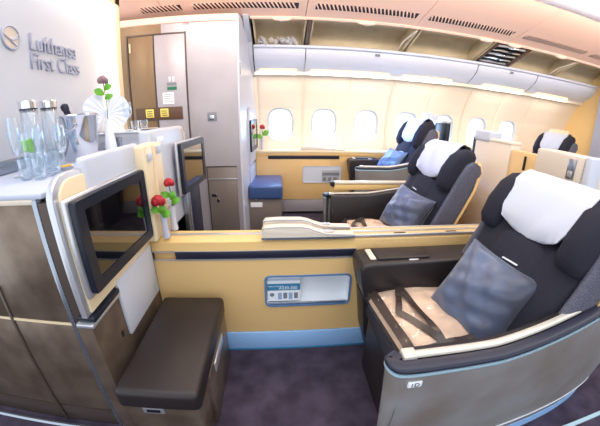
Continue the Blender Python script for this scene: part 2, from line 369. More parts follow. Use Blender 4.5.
MB().box(*Lm(-.65, -.585, .675, .85, .602, .622), .006).build('tray_slot', 'black', mc)
MB().box(*Lm(-.655, -.59, .664, .86, .585, .601), .005).build('tray_rim', 'silver', mc)
MB().box(*Lm(-.605, -.588, .85, 1.165, .40, .645), .006).build('knee_panel', 'white', mc)
MB().box(*Lm(-.602, -.597, .80, .815, .43, .455)).build('socket', 'slot', mc)
MB().box(*Lm(-.62, -.545, 1.15, 1.235, .66, 1.085), .012, 3).build('column', 'cream', mc)
MB().box(*Lm(-.62, -.545, 1.245, 1.34, .66, 1.085), .012, 3).build('column', 'cream', mc)
for y, z in ((1.17, 1.04), (1.27, 1.06)): MB().box(*Lm(-.545, -.535, y, y+.035, z-.022, z+.012), .003).build('latch', 'white', mc)
MB().box(*Lm(-.66, -.60, 1.345, 1.84, .45, 1.135), .014, 3).build('upper_box', 'white', mc)
MB().box(*Lm(-.60, -.594, 1.42, 1.50, 1.06, 1.10), .002).build('label_plate', 'card', mc)
MB().tube([(.0, .68+.40, 1.10), (.01, .68+.46, 1.12), (.015, .68+.485, 1.09), (.015, .68+.485, .95)], .016, 8).build('cable_guard', 'greige', mc)
MB().box(*Lm(-.62, -.56, 1.76, 1.98, .10, .74), .008).build('footwell_side', 'navy', mc)
MB().box(*Lm(-.60, -.56, 1.70, 1.755, .10, .74), .006).build('footwell_edge', 'steel', mc)

def monitor(label, p0, p1, z0, z1, tilt=0, group='seat monitors', back=.05, m_edge='silver'):
    a = Vector((p0[0], p0[1], 0)); b = Vector((p1[0], p1[1], 0)); w = (b-a).length; h = z1-z0
    ang = math.atan2(b.y-a.y, b.x-a.x)-PI/2
    t = thing('seat_monitor', label, 'monitor', ((a.x+b.x)/2, (a.y+b.y)/2, z0), ang, group)
    MB().box(-.030, -.012, -w/2-.012, w/2+.008, -.012, h+.008, .008, 3).build('back_shell', m_edge, t)
    fm = MB(); o = rrect(-w/2, w/2, 0, h, .012); i_ = rrect(-w/2+.045, w/2-.040, .038, h-.036, .003)
    fm.loft([[(-.014, u, v) for u, v in o], [(.004, u, v) for u, v in o], [(.008, u*.985, v*.985+.002) for u, v in o], [(.006, u, v) for u, v in i_], [(.001, u, v) for u, v in i_]], cap=False)
    fm.build('bezel', 'black', t)
    MB().box(-.004, .0022, -w/2+.04, w/2-.035, .034, h-.032).build('screen', 'screen', t)
    MB().box(-back-.012, -.028, -.09, .09, h*.25, h*.75, .01).build('mount', 'silver', t)
    return t
monitor('large seat monitor nearest the camera, at the end of the bar', (-.562, .69), (-.558, 1.14), .70, .993, back=.03)
monitor('seat monitor between the bar and the closet, above the two red roses', (-.55, 1.607), (-.53, 2.05), .75, 1.045, back=.045)
monitor('small-looking seat monitor on the closet side by the first window', (-.272, 2.93), (-.245, 3.40), .815, 1.135, back=.03, m_edge='white')

# ---------------------------------------------------------------- ottomans
def ottoman(label, x0, x1, y0, y1, zt, yb, cushm, bodym, ct=.09):
    t = thing('ottoman', label, 'ottoman', ((x0+x1)/2, (y0+y1)/2, 0), 0, 'footrest ottomans'); hx = (x1-x0)/2; hy = (y1-y0)/2
    def f(p):
        x, y, z = p; return (x, y, z+(.010*(1-min(1, (x/hx)**2)) * (1-min(1, (y/hy)**2)) if z > zt-.03 else 0))
    cu = MB().box(-hx, hx, -hy, hy, zt-ct, zt, .022, 4); cu.build('cushion', cushm, t)
    MB().box(-hx-.01, hx-.025, -hy+.04, hy, 0, zt-ct, .004).build('body', bodym, t)
    MB().box(hx-.030, hx-.008, -hy+yb, hy, .0, zt-.105, .004).build('side_panel', bodym, t)
    MB().box(hx-.008, hx-.001, hy-.30, hy-.12, zt-.17, zt-.12, .003).build('handle', 'silver', t)
    pl = MB().box(-hx+.06, -hx+.14, -hy+.033, -hy+.041, zt-.155, zt-.125, .002).build('label_plate', 'silver', t)
    MB().box(-hx+.075, -hx+.125, -hy+.0315, -hy+.034, zt-.147, zt-.133).build('pictogram', 'black', pl)
    return t
ottoman('dark leather ottoman with bronze base beside the near monitor console', -.555, -.265, .585, 1.125, .395, .16, 'leather', 'bronze')
ko = ottoman('blue-lit dark leather ottoman beneath the windows next to the closet', -.30, .04, 2.78, 3.33, .50, .05, mat('blue_lit_leather', (58, 82, 128), .3, bump=.2, scale=300), 'closetd', .14)  # blue cast of the light put into the cushion's leather colour
MB().box(-.16, -.04, -.2455, -.232, .27, .32, .002).build('notice', 'card', ko)

# ---------------------------------------------------------------- centre console between seats
cc = thing('centre_console', 'long ochre console wall between the two middle seats with blue-tinted kick board', 'console', (0, 1.177, 0))
YC = 1.24-1.177
prof = [(0, .12), (2*YC, .12), (2*YC, .60), (2*YC-.004, .645), (2*YC-.025, .662), (.025, .662), (.004, .645), (0, .612), (0, .60), (.006, .60), (.006, .56), (0, .56)]
pf2 = [(0, .12), (2*YC, .12), (2*YC, .60), (2*YC-.004, .645), (2*YC-.025, .662), (.025, .662), (.004, .645), (0, .60)]
# front panel has a rounded opening for the literature pocket
def face_with_hole(x0, x1, z0, z1, hx0, hx1, hz0, hz1, r, y, th):
    m = MB(); N = 40; inn = rrect(hx0, hx1, hz0, hz1, r, 9); cx, cz_ = (hx0+hx1)/2, (hz0+hz1)/2; out = []
    for (u, v) in inn:
        du, dv = u-cx, v-cz_; q = min(((x1-cx)/du if du > 0 else (x0-cx)/du) if abs(du) > 1e-9 else 99, ((z1-cz_)/dv if dv > 0 else (z0-cz_)/dv) if abs(dv) > 1e-9 else 99); out.append((cx+du*q, cz_+dv*q))
    for c in ((x0, z0), (x1, z0), (x0, z1), (x1, z1)):
        k = min(range(len(out)), key=lambda i: (out[i][0]-c[0])**2+(out[i][1]-c[1])**2); out[k] = c
    m.loft([[(u, y+th, v) for u, v in inn], [(u, y, v) for u, v in inn], [(u, y, v) for u, v in out], [(u, y+th, v) for u, v in out]], cap=False)
    return m
fp = face_with_hole(-.595, .36, .125, .558, -.076, .349, .288, .468, .028, 0, .02); fp.build('front_panel', 'yellow', cc)
fp = face_with_hole(-.595, .36, .125, .558, -.076, .349, .288, .468, .028, 0, .02)
MB().prism(pf2, 0, .36, 1.33).build('aft_body', 'yellow', cc)
MB().prism([(.02, .12), (2*YC, .12), (2*YC, .60), (.02, .60)], 0, -.595, -.10).prism([(.06, .12), (2*YC, .12), (2*YC, .60), (.06, .60)], 0, -.10, .37).build('core', 'yellow', cc)
MB().prism([(0, .604), (2*YC, .604), (2*YC-.004, .645), (2*YC-.025, .662), (.025, .662), (.004, .645)], 0, -.595, .36).build('ledge', 'yellow2', cc)
MB().box(-.485, .36, -.001, .012, .562, .600, .003).build('dark_band', 'navy', cc)
MB().box(-.595, .36, -.003, .004, .555, .561).box(-.595, -.485, -.003, .006, .598, .603).box(-.49, .36, -.003, .004, .600, .604).build('band_edge', 'silver', cc)
MB().box(-.595, .46, -.006, .02, .012, .122, .002).build('kick_board', 'base', cc)
MB().box(-.595, .46, -.008, .02, 0, .012, .001).build('kick_edge', 'teal', cc)
MB().box(-.56, 1.30, .046, .062, .660, .668, .002).build('rail', 'silver', cc)
MB().box(.33, 1.30, .004, .014, .655, .668, .002).build('rail', 'silver', cc)
MB().box(.33, 1.30, .096, .104, .660, .668, .002).build('rail', 'silver', cc)
for x in (.55, .83): MB().box(x, x+.06, .028, .036, .661, .664).build('slot', 'slot', cc)
pk = MB(); i0 = rrect(-.076, .349, .288, .468, .028, 6); i1 = rrect(-.068, .341, .296, .460, .022, 6)
pk.loft([[(u, .004, v) for u, v in i0], [(u, -.006, v) for u, v in i0], [(u, -.006, v) for u, v in i1], [(u, .004, v) for u, v in i1]], cap=False)
po = pk.build('pocket_rim', 'rimblue', cc)
pb = MB(); pb.loft([[(u, -.001, v) for u, v in i1], [(u, .05, v) for u, v in i1]], cap=False); t = bmesh.new(); t.faces.new([t.verts.new((u, .05, v)) for u, v in i1]); pb._add(t); pb.build('pocket_liner', 'card', cc)
MB().box(-.066, .335, -.001, .010, .297, .306, .002).build('pocket_lip', 'steel', cc)
# safety leaflet in the pocket
def leaflet(label, x, y, z, w, h, main):
    t = thing('safety_leaflet', label, 'leaflet', (x, y, z), 0, 'aircraft safety leaflets')
    MB().box(-w/2, w/2, 0, .003, 0, h).build('sheet', 'card', t)
    MB().box(-w/2, w/2, -.0008, 0, h*.42, h*.68).build('title_band', 'teal', t)
    MB().box(-w/2, w/2, -.0008, 0, h*.80, h*.88).build('printed_stripe', mat('pale_print', (190, 205, 225), .5), t)
    text('lettering', 'A330-300', h*.165, (-.024, -.0012, h*.46), (PI/2, 0, 0), 'card', t, .0003, xs=.92)
    text('lettering', 'Safety on board', h*.075, (-w*.47, -.0012, h*.56), (PI/2, 0, 0), 'card', t, .0003)
    MB().lathe([(h*.075, 0), (h*.075, .0006)], (0, 0, 0), 16, mtx=Matrix.Translation((-w*.36, -.0002, h*.25)) @ Matrix.Rotation(PI/2, 4, 'X')).build('round_print', 'grey', t)
    for k in range(4): MB().box(-w*.18+k*w*.165, -w*.06+k*w*.165, -.0008, 0, h*(.06+.03*(k % 2)), h*.32).build('picture_print', 'grey' if k % 2 else mat('blue_print', (150, 170, 205), .5), t)
    return t
leaflet('blue and white safety leaflet in the pocket of the centre console', -.005+.022, 1.177+.018, .307, .162, .150, True)

# flip-up armrest lids on the console
def lid(label, yc):
    t = thing('armrest_lid', label, 'armrest lid', (0, yc, .66), 0, 'cream armrest lids on the centre console')
    pts = [(-.078, .004), (-.078, .040), (-.068, .052), (.0, .056), (.10, .055), (.135, .048), (.175, .032), (.215, .020), (.30, .016), (.345, .014), (.345, .002), (.12, .002)]
    b = MB(); n = 7; rings = []
    for k in range(n):
        y = -.029+.058*k/(n-1); e = 1-abs(k-(n-1)/2)/((n-1)/2); q = min(1, .75+e*1.0)
        rings.append([(x+(.006 if x < 0 else 0)*(1-q), y, z*q if z > .01 else z) for x, z in pts])
    b.loft(rings).build('pad', 'greige', t)
    rm = MB()
    for s_ in (-1,): rm.tube([(-.078, s_*.031, .040), (-.066, s_*.031, .052), (.0, s_*.031, .056), (.10, s_*.031, .055), (.135, s_*.031, .048), (.175, s_*.031, .031), (.215, s_*.031, .019), (.345, s_*.031, .013)], .0022, 6)
    for s_ in (-1, 1): rm.box(-.08, .345, s_*.031-.003, s_*.031+.003, -.002, .008)
    rm.build('rim', 'steel', t)
    MB().box(.20, .25, -.012, .012, .020, .026, .003).build('catch', 'silver', t)
    return t
lid('cream curved armrest lid on the near half of the centre console', 1.200)
lid('cream curved armrest lid on the far half of the centre console', 1.292)

# ---------------------------------------------------------------- seats
TILT = math.radians(24)
def seat(label, ox, yc, flip, zs=1.0, row=1, letter=None, detail=True, arm=.612, rail=False, nm='first_class_seat'):
    t = thing(nm, label, 'seat', (ox, yc, 0), 0, 'first class seats'); t.scale = (1, 1, zs)
    F = 0 if flip else None
    def b(mb, name, m, par=t, **k): return mb.build(name, m, par, flip=F, **k)
    # local: y negative = aisle (outer) side, x aft
    # seat base and cushion
    b(MB().box(.40, .98, -.245, .235, .0, .37, .03, 3), 'leg_rest', 'leather')
    b(MB().box(.375, .92, -.235, .225, .34, .425, .04, 4), 'seat_cushion', 'fabric')
    # backrest: lofted cross sections going up a leaning axis
    def sec(u, w, th, bulge, off=0, wing=0):
        cx = .80+u*math.sin(TILT)+off; cz_ = .38+u*math.cos(TILT); ring = []; n = 28
        for k in range(n):
            a = 2*PI*k/n; c, s_ = math.cos(a), math.sin(a); e = .45
            yy = w*math.copysign(abs(c)**e, c); xx = th*math.copysign(abs(s_)**e, s_)
            if s_ < 0: xx -= wing*(abs(yy)/w)**3; xx -= bulge*(1-(yy/w)**2)
            ring.append((cx+xx*math.cos(TILT), yy, cz_-xx*math.sin(TILT)))
        return ring
    bk = MB().loft([sec(-.04, .215, .05, 0), sec(0, .235, .065, .01), sec(.12, .245, .07, .02), sec(.26, .250, .07, .012), sec(.40, .255, .07, .006), sec(.46, .245, .06, .0), sec(.485, .215, .035, 0)])
    bk = b(bk, 'backrest', 'fabric', angle=80)
    b(MB().loft([sec(.10, .10, .075, .012), sec(.13, .13, .084, .018), sec(.30, .135, .084, .014), sec(.42, .13, .082, .012), sec(.44, .10, .075, .008)]), 'lumbar_pad', 'fabric', angle=80)
    b(MB().box(-.035, .035, -.003, .003, -.002, .002, mtx=Matrix.Translation((.80+.33*math.sin(TILT)-.100*math.cos(TILT), -.02, .38+.33*math.cos(TILT)+.100*math.sin(TILT))) @ Matrix.Rotation(PI/2+.15, 4, 'Z')), 'fabric_tab', 'card')
    for s_ in (-1, 1):      # speckled side panels of the backrest
        sp = MB(); rings = []
        for u, w0 in ((-.06, .06), (.05, .08), (.2, .085), (.36, .08), (.50, .075), (.59, .06), (.62, .03)):
            cx = .80+u*math.sin(TILT); cz_ = .38+u*math.cos(TILT); r = []
            for k in range(14):
                a = 2*PI*k/14; xx = w0*math.copysign(abs(math.cos(a))**.6, math.cos(a))+.030; yy = .020*math.copysign(abs(math.sin(a))**.7, math.sin(a))+s_*(.268-.012*max(0, u-.4)*5)
                r.append((cx+xx*math.cos(TILT), yy, cz_-xx*math.sin(TILT)))
            rings.append(r)
        b(sp.loft(rings), 'side_panel', 'speckle', angle=80)
    # headrest: central pad plus two wings
    def hs(u, w, th, off, wing=0, y0=0):
        u = .42+(u-.42)*.82
        w *= .9; cx = .80+(u)*math.sin(TILT)+off; cz_ = .38+u*math.cos(TILT); ring = []; n = 28
        for k in range(n):
            a = 2*PI*k/n; c, s_ = math.cos(a), math.sin(a); yy = w*math.copysign(abs(c)**.5, c); xx = th*math.copysign(abs(s_)**.55, s_)
            if s_ < 0: xx -= wing*(abs(yy)/w)**4
            ring.append((cx+xx*math.cos(TILT), yy+y0, cz_-xx*math.sin(TILT)))
        return ring
    hr = b(MB().loft([hs(.475, .17, .03, 0), hs(.49, .20, .05, -.01), hs(.53, .205, .058, -.014), hs(.62, .205, .058, -.012), hs(.70, .20, .052, 0), hs(.735, .18, .036, .010), hs(.745, .15, .015, .014)]), 'headrest', 'fabric', angle=80)
    for s_ in (-1, 1):
        wg = MB(); rings = []
        for u, th, off, w in ((.41, .02, -.03, .03), (.42, .05, -.035, .046), (.455, .072, -.04, .052), (.53, .080, -.04, .054), (.61, .075, -.028, .052), (.655, .055, -.01, .046), (.672, .025, .0, .03)):
            rings.append([( .80+u*math.sin(TILT)+off+x_*math.cos(TILT), y_, .38+u*math.cos(TILT)-x_*math.sin(TILT)) for x_, y_ in [(th*math.copysign(abs(math.cos(a))**.7, math.cos(a))-.012, s_*.205+w*math.copysign(abs(math.sin(a))**.7, math.sin(a))) for a in [2*PI*k/18 for k in range(18)]]])
        w_ = b(wg.loft(rings), 'headrest_wing', 'fabric', hr, angle=80)
    b(MB().box(-.008, .008, -.003, .003, -.035, .035, .003, mtx=Matrix.Translation((.80+.54*math.sin(TILT)-.02, .262, .38+.54*math.cos(TILT))) @ Matrix.Rotation(TILT+.2, 4, 'Y')), 'wing_label', 'card', hr)
    # linen cover over the headrest
    cv = MB(); rows = []
    U = [.435, .45, .50, .55, .60, .65, .69, .73, .762, .768, .755, .72, .66]
    D = [-.082, -.092, -.096, -.096, -.092, -.086, -.078, -.064, -.040, .0, .035, .055, .062]
    W = [.130, .150, .165, .180, .188, .192, .193, .190, .182, .176, .17, .165, .16]
    for j, (u, d, w) in enumerate(zip(U, D, W)):
        row = []; w *= .95; u += (.035, .03, .022, .012)[j] if j < 4 else 0
        for k in range(17):
            q = -1+2*k/16; y = q*w; wr = .003*math.sin(7*q+j*.9)+.002*math.sin(17*q+j*1.7)
            uu = .42+(u-.42)*.80-(.025*(1-q*q) if j < 2 else 0); dd = d+wr-(.010*q**6 if d < 0 else 0)
            row.append((.80+uu*math.sin(TILT)+dd*math.cos(TILT), y, .38+uu*math.cos(TILT)-dd*math.sin(TILT)))
        rows.append(row)
    back = [[(p[0]+.004*(1 if jj < 8 else -1), p[1], p[2]-.003) for p in r] for jj, r in enumerate(rows)]
    cv.loft(rows, closed=False); cv.loft(back, closed=False)
    co = b(cv, 'headrest_cover', 'linen', hr, angle=80)
    # ochre back shell behind the backrest
    bs = MB(); rr = []
    for u, w in ((-.05, .285), (.2, .295), (.45, .295), (.55, .27), (.60, .22)):
        cx = .80+u*math.sin(TILT)+.125; cz_ = .38+u*math.cos(TILT)
        rr.append([(cx-.05*(abs(q)**6), q*w, cz_) for q in [-1+.1*k for k in range(21)]]+[(cx+.02-.05*(abs(q)**6), q*w, cz_) for q in [1-.1*k for k in range(21)]])
    b(bs.loft(rr), 'back_shell', 'yellow', angle=50)
    # inner armrest (console side)
    ia = MB(); pts = [(.335, .585), (.35, .605), (.40, .612), (.97, .612), (.97, .40), (.50, .38), (.40, .40), (.365, .44), (.345, .52)]
    ia.prism(pts, 1, .205, .365, .014, 3)
    ar = b(ia, 'armrest', 'darkplastic'); ar.location.z = arm-.612
    b(MB().prism([(.37, .42), (.97, .42), (.97, .0), (.52, .0), (.44, .06), (.40, .2)], 1, .25, .365, .01), 'armrest_base', 'darkplastic')
    b(MB().box(.415, .66, .235, .335, .611, .622, .008, 3), 'armrest_pad', 'leather', ar)
    b(MB().box(.385, .412, .24, .335, .611, .619, .004), 'seat_control', 'greige', ar)
    b(MB().box(.555, .60, .222, .232, .611, .617, .003), 'button', 'silver', ar)
    # outer shell swept around the seat
    path = smooth_path([(.300, -.262), (.272, -.282), (.278, -.315), (.31, -.332), (.42, -.335), (.64, -.338), (.86, -.330), (1.08, -.312), (1.28, -.285), (1.46, -.24), (1.57, -.16), (1.60, -.05)], 7)
    LF = lambda x: .085*max(0, min(1, (x-.6)/.5))**1.2
    n = len(path); i15 = 21
    # profile: offset outward (+) and height
    main = [(0, .588), (-.02, .30), (-.045, .13), (-.06, .13), (-.06, .588)]
    low = [(-.045, .118), (-.06, .06), (-.075, .06), (-.08, .118)]
    P_ = path[2:]
    SW = lambda pth, pr: MB().sweep(pth, pr, lift=LF)
    b(SW(P_, main), 'shell_panel', 'shell', angle=60)
    b(SW(P_, [(-.042, .132), (-.044, .122), (-.056, .122), (-.056, .132)]), 'shell_line', 'card', angle=60)
    b(SW(P_, low), 'shell_skirt', 'shell', angle=60)
    b(SW(P_, [(-.056, .062), (-.062, .0), (-.09, .0), (-.09, .062)]), 'shell_foot', 'base', angle=60)
    b(SW(P_, [(.004, .588), (.005, .598), (-.02, .598), (-.02, .588)]), 'shell_trim', 'blueled', angle=60)
    b(SW(path, [(.003, .600), (.006, .606), (.003, .613), (-.006, .617), (-.030, .616), (-.034, .600)]), 'bumper', 'navy', angle=60)
    b(SW(path[24:], [(-.036, .608), (-.037, .622), (-.039, .624), (-.056, .624), (-.058, .622), (-.058, .608)]), 'rail_inlay', 'inlay', angle=60)
    b(SW(path[22:], [(-.034, .600), (-.036, .614), (-.06, .618), (-.078, .614), (-.088, .60), (-.088, .30), (-.06, .30)]), 'inner_rail', 'darkplastic', angle=60)
    b(SW(path[44:], [(-.089, .61), (-.089, .12), (-.10, .12), (-.10, .61)]), 'inner_lining', 'yellow', angle=60)
    b(SW(path[44:], [(-.086, .61), (-.086, .622), (-.104, .622), (-.104, .61)]), 'inner_rim', 'silver', angle=60)
    b(MB().box(.312, .352, -.302, -.266, .606, .626, .005), 'rail_button', 'inlay')
    if rail:
        b(MB().box(.36, 1.02, -.385, -.335, .628, .672, .006), 'raised_armrest', 'yellow2'); b(MB().box(.36, 1.02, -.388, -.332, .672, .692, .008, 3), 'armrest_cap', 'greige'); b(MB().box(.335, .365, -.388, -.332, .655, .690, .006), 'armrest_end', 'black')
    if letter:
        lp = b(MB().box(.323, .362, -.3365, -.325, .545, .565, .001), 'seat_number_plate', 'card')
        tx = text('seat_number', letter, .020, (.3285, -.3372, .5485), (PI/2, 0, 0), 'black', lp, .0003, xs=1.1)
    return t
SD = seat('charcoal first class seat nearest the camera with silver outer shell numbered 1D', 0, .80, False, letter='1D')
SG = seat('charcoal first class seat just beyond the centre console', .055, 1.72, True, zs=1.03, arm=.50, rail=True)
SK = seat('window-side charcoal seat bathed in blue light, facing the blue-lit ottoman', .47, 2.965, False, zs=1.16)
S2 = seat('rearmost window-side charcoal seat with cream headrest frame by ochre wall', 2.50, 2.97, False, zs=1.15)
S3 = seat('dark seat cut off by the right edge behind the white-topped partition', 1.38, 1.62, True, zs=1.0)
MB().box(1.02, 1.05, -.15, .15, .90, 1.06, .01, 3).build('headrest_frame', 'cream', S2)

# ---------------------------------------------------------------- partitions behind row one
pt = thing('seat_partition', 'tall cream partition with white latch box behind the two middle seats', 'partition', (1.4, 1.25, 0))
def Lp(x0, x1, y0, y1, z0, z1): return (x0-1.4, x1-1.4, y0-1.25, y1-1.25, z0, z1)
MB().box(*Lp(1.38, 1.46, 1.48, 1.83, 0, 1.10), .006).build('panel', 'partn', pt)
MB().box(*Lp(1.385, 1.46, .95, 1.475, 0, 1.06), .006).build('panel', 'yellow', pt)
MB().box(*Lp(1.37, 1.48, 1.68, 1.84, 1.08, 1.15), .012, 3).build('corner_cap', 'white', pt)
MB().box(*Lp(1.375, 1.465, 1.475, 1.69, 1.085, 1.105), .008).build('top_rail', 'partn', pt)
MB().box(*Lp(1.335, 1.46, .95, 1.235, .85, 1.105), .010, 3).build('latch_box', 'greige', pt)
MB().box(*Lp(1.33, 1.34, .985, 1.03, .99, 1.085), .004).build('latch', 'steel', pt)
MB().box(*Lp(1.327, 1.333, .995, 1.02, 1.0, 1.03), .002).build('keyhole_plate', 'silver', pt)
MB().box(*Lp(1.335, 1.42, .905, .947, .62, 1.11), .012, 3).build('end_post', 'white', pt)
MB().box(*Lp(1.42, 1.46, .91, .942, .62, 1.10), .008).build('end_post_back', 'greige', pt)  # beige rear part of the end post
MB().box(*Lp(1.375, 1.386, 1.345, 1.355, .96, 1.04)).build('slot', 'slot', pt)
MB().box(*Lp(1.39, 1.43, 1.845, 1.875, .75, 1.10), .006).build('monitor_edge', 'navy', pt)
pk2 = thing('window_side_partition', 'narrow white partition with a dark screen edge beside the windows, behind the blue-lit seat', 'partition', (1.80, 3.0, 0))
MB().box(-.03, .03, .16, .46, 0, 1.24, .01).build('panel', 'white', pk2)
MB().box(-.035, .035, .27, .46, 1.2, 1.27, .012, 3).build('corner_cap', 'white', pk2)
MB().box(-.02, .03, -.12, .12, .55, 1.16, .01).build('screen_back', 'black', pk2)
MB().box(-.03, .035, -.13, .16, 1.16, 1.19, .006).box(-.025, .03, .12, .16, .55, 1.17).build('frame', 'silver', pk2)

# ---------------------------------------------------------------- window side console
wc = thing('window_console', 'ochre side console running below the windows with dark band and lit pocket', 'console', (0, 3.35, 0))
MB().box(-.26, .62, 0, .02, .19, .72, .002).box(.62, 4.3, .0, .02, .19, .72).build('front_panel', 'yellow', wc)
MB().box(-.26, 4.3, .0, .02, .03, .185, .002).build('kick_board', 'closet', wc)
MB().box(-.27, 4.3, -.012, .20, .752, .782, .008, 3).build('ledge', 'cream', wc)
MB().box(-.26, 4.3, -.006, .01, .723, .755, .003).build('ledge_face', 'yellow2', wc)
MB().box(-.12, .72, -.010, .004, .685, .722, .003).build('dark_band', 'navy', wc)
pw = MB(); i0 = rrect(.285, .755, .395, .60, .03, 5); i1 = rrect(.293, .747, .403, .592, .025, 5)
pw.loft([[(u, .0, v) for u, v in i0], [(u, -.010, v) for u, v in i0], [(u, -.010, v) for u, v in i1], [(u, 0, v) for u, v in i1]], cap=False).build('pocket_rim', 'white', wc)
t = bmesh.new(); t.faces.new([t.verts.new((u, -.003, v)) for u, v in i1][::-1]); a_ = MB(); a_._add(t); a_.build('pocket_liner', mat('pocket_pale', (206, 212, 224), .4), wc)
lf = thing('safety_leaflet', 'grey leaflet in the pocket below the second and third windows', 'leaflet', (.62, 3.342, .41), 0, 'aircraft safety leaflets')
MB().box(-.10, .11, -.002, .002, 0, .14).build('sheet', mat('grey_sheet', (176, 176, 182), .5), lf)
MB().box(-.10, .11, -.0035, -.002, .075, .11).build('title_band', 'grey', lf)
for k in range(3): MB().box(-.09+.065*k, -.05+.065*k, -.0035, -.002, .01, .055).build('picture_print', 'grey', lf)
l3 = lid('pale curved armrest lid on the window console under the second window', 3.40); l3.location = (.36, 3.40, .781); l3['group'] = 'armrest lids'
l3.scale = (1.25, 1.2, .7)

# ---------------------------------------------------------------- closet / galley block
cb = thing('closet_block', 'tall champagne metal closet block with twin doors beyond the bar', 'closet', (-.33, 2.6, 0))
pts = [(-1.25, 0), (0, 0), (.03, .35), (.055, .99), (-1.25, .99)]
MB().prism(pts, 2, 0, 2.03).build('body', 'closet', cb)
MB().box(-1.2, -.66, -.003, .01, 0, 1.98).build('shaded_strip', 'closetshade', cb)  # thin brown sheet painting the shade on the closet's left side
MB().prism([(-.012, -.006), (.004, -.006), (.034, .35), (.06, .99), (.04, .99)], 2, 0, 2.03).build('aft_face', 'white', cb)
MB().box(-1.2, .0, -.014, .01, 1.975, 2.035, .01, 3).build('header', 'ceil', cb)
for x0, x1, m_ in ((-.96, -.735, 'closetshade'), (-.725, -.455, 'closet')): MB().box(x0, x1, -.008, .004, .05, 1.885, .003).build('door', m_, cb)  # left door takes the brown painted shade
MB().box(-.975, -.963, -.014, .004, .05, 1.9).box(-.735, -.726, -.014, .004, .05, 1.89).box(-.452, -.444, -.014, .004, .05, 1.9).box(-.975, -.444, -.012, .004, 1.888, 1.898).build('door_frame', 'bronzed', cb)
MB().box(-.95, -.935, -.018, -.006, 1.75, 1.83, .003).build('hinge', 'cream', cb)
MB().box(-.93, -.50, -.016, -.004, 1.165, 1.275, .004).build('latch_panel', 'brown', cb)
for x0, s_ in ((-.835, 'PUSH'), (-.70, 'PUSH')):
    sp = MB().box(x0, x0+.075, -.022, -.014, 1.19, 1.262, .003).build('yellow_label', 'sign', cb)
    for k in range(3): MB().box(x0+.012, x0+.063, -.0235, -.0215, 1.202+.018*k, 1.209+.018*k).build('label_print', 'bronzed', sp)
n1 = MB().box(-.67, -.57, -.0095, -.0075, 1.30, 1.398).build('notice', 'card', cb)
for k in range(5): MB().box(-.66, -.58-.015*(k % 2), -.011, -.009, 1.315+.016*k, 1.32+.016*k).build('notice_print', 'grey', n1)
MB().box(-.625, -.54, -.011, -.007, 1.455, 1.48).build('dark_label', 'grey', cb); MB().box(-.625, -.54, -.011, -.007, 1.418, 1.445).build('green_label', 'gsign', cb)
for x in (-.60, -.565): MB().box(x-.007, x+.007, -.010, -.007, 1.49, 1.53, .003).build('arrow_mark', 'card', cb)
text('lettering', '1/10', .03, (-.47, -.008, 1.955), (PI/2, 0, 0), 'rose', cb, .0004)
MB().lathe([(.014, 0), (.012, .01)], n=14, mtx=Matrix.Translation((-.05, 0, 1.93)) @ Matrix.Rotation(PI/2, 4, 'X')).build('stud', 'cream', cb)
h1 = MB().box(-.285, -.205, -.006, .004, 1.14, 1.215, .004).build('latch_plate', 'grey', cb); MB().box(-.265, -.225, -.012, -.004, 1.155, 1.19, .003).build('latch', 'chrome', h1)
MB().box(-.32, -.052, -.010, .004, .02, .73, .004).build('lower_door', 'closetd', cb)
MB().box(-.325, -.048, -.013, .004, .732, .74).box(-.325, -.317, -.013, .004, .02, .735).build('lower_door_frame', 'bronzed', cb)
MB().box(-.32, -.052, -.014, -.008, .612, .628, .002).build('lower_door_trim', 'silver', cb)
MB().box(-.295, -.245, -.018, -.008, .455, .482, .004).box(-.25, -.225, -.018, -.008, .40, .435, .004).build('lock', 'chrome', cb)
MB().box(.006, .012, .02, .028, 1.53, 1.65, .002).build('side_handle', 'steel', cb)
mm = Matrix.Translation((.035, .33, 0)) @ Matrix.Rotation(-.045, 4, 'Z')
MB().box(-.008, .018, .0, .56, .68, 1.26, .012, 3, mtx=mm).build('monitor_recess', 'white', cb)
MB().box(-.008, .014, .0, .58, .10, .66, .008, 2, mtx=mm).build('aft_lower_panel', 'greyblue', cb)
# curved end of the bins meeting the closet
struct(MB().prism([(2.70, 2.05), (2.80, 1.98), (3.06, 1.90), (3.08, 1.84), (3.14, 1.76), (3.25, 1.66), (3.40, 1.60), (3.6, 1.6), (3.6, 2.12), (2.75, 2.12)], 0, -.305, -.255).build('trim_5', 'white'))
struct(MB().prism([(2.74, 2.04), (2.95, 1.98), (3.12, 1.90), (3.12, 1.86), (3.17, 1.77), (3.27, 1.68), (3.42, 1.61), (3.6, 1.6), (3.6, 2.12)], 0, -.254, -.247).build('trim_6', 'slot'))

# ---------------------------------------------------------------- pillows and blankets
def pillow(label, loc, rot, w, h, th, m='pillow'):
    p = MB(); N = 30; rows_a = []; rows_b = []
    for j in range(N+1):
        v = -1+2*j/N; ra = []; rb = []
        for i in range(N+1):
            u = -1+2*i/N; k = (1-abs(u)**2.4)*(1-abs(v)**2.4); z = th*max(0, k)**.5
            pin = 1-.10*(1-u*u)*(abs(v)**3); pin2 = 1-.10*(1-v*v)*(abs(u)**3)
            x = u*w/2*pin2; y = v*h/2*pin; wr = (.010*math.sin(4*u+3*v+1)+.006*math.sin(9*v-6*u)+.004*math.sin(15*u+5*v))*max(0, k)
            ra.append((x, y, z+wr+.002)); rb.append((x, y, -z+wr-.002))
        rows_a.append(ra); rows_b.append(rb)
    p.loft(rows_a, closed=False); p.loft(rows_b, closed=False)
    e = [(r) for r in rows_a[0]]+[r[-1] for r in rows_a[1:]]+rows_a[-1][::-1][1:]+[r[0] for r in rows_a[::-1][1:]]
    t = thing('pillow', label, 'pillow', loc, 0, 'slate blue seat pillows'); t.rotation_euler = rot
    p.build('cushion', m, t, angle=80)
    MB().tube([(x, y, 0) for x, y, z in e], .0035, 6).build('piping', 'slot', t)
    return t
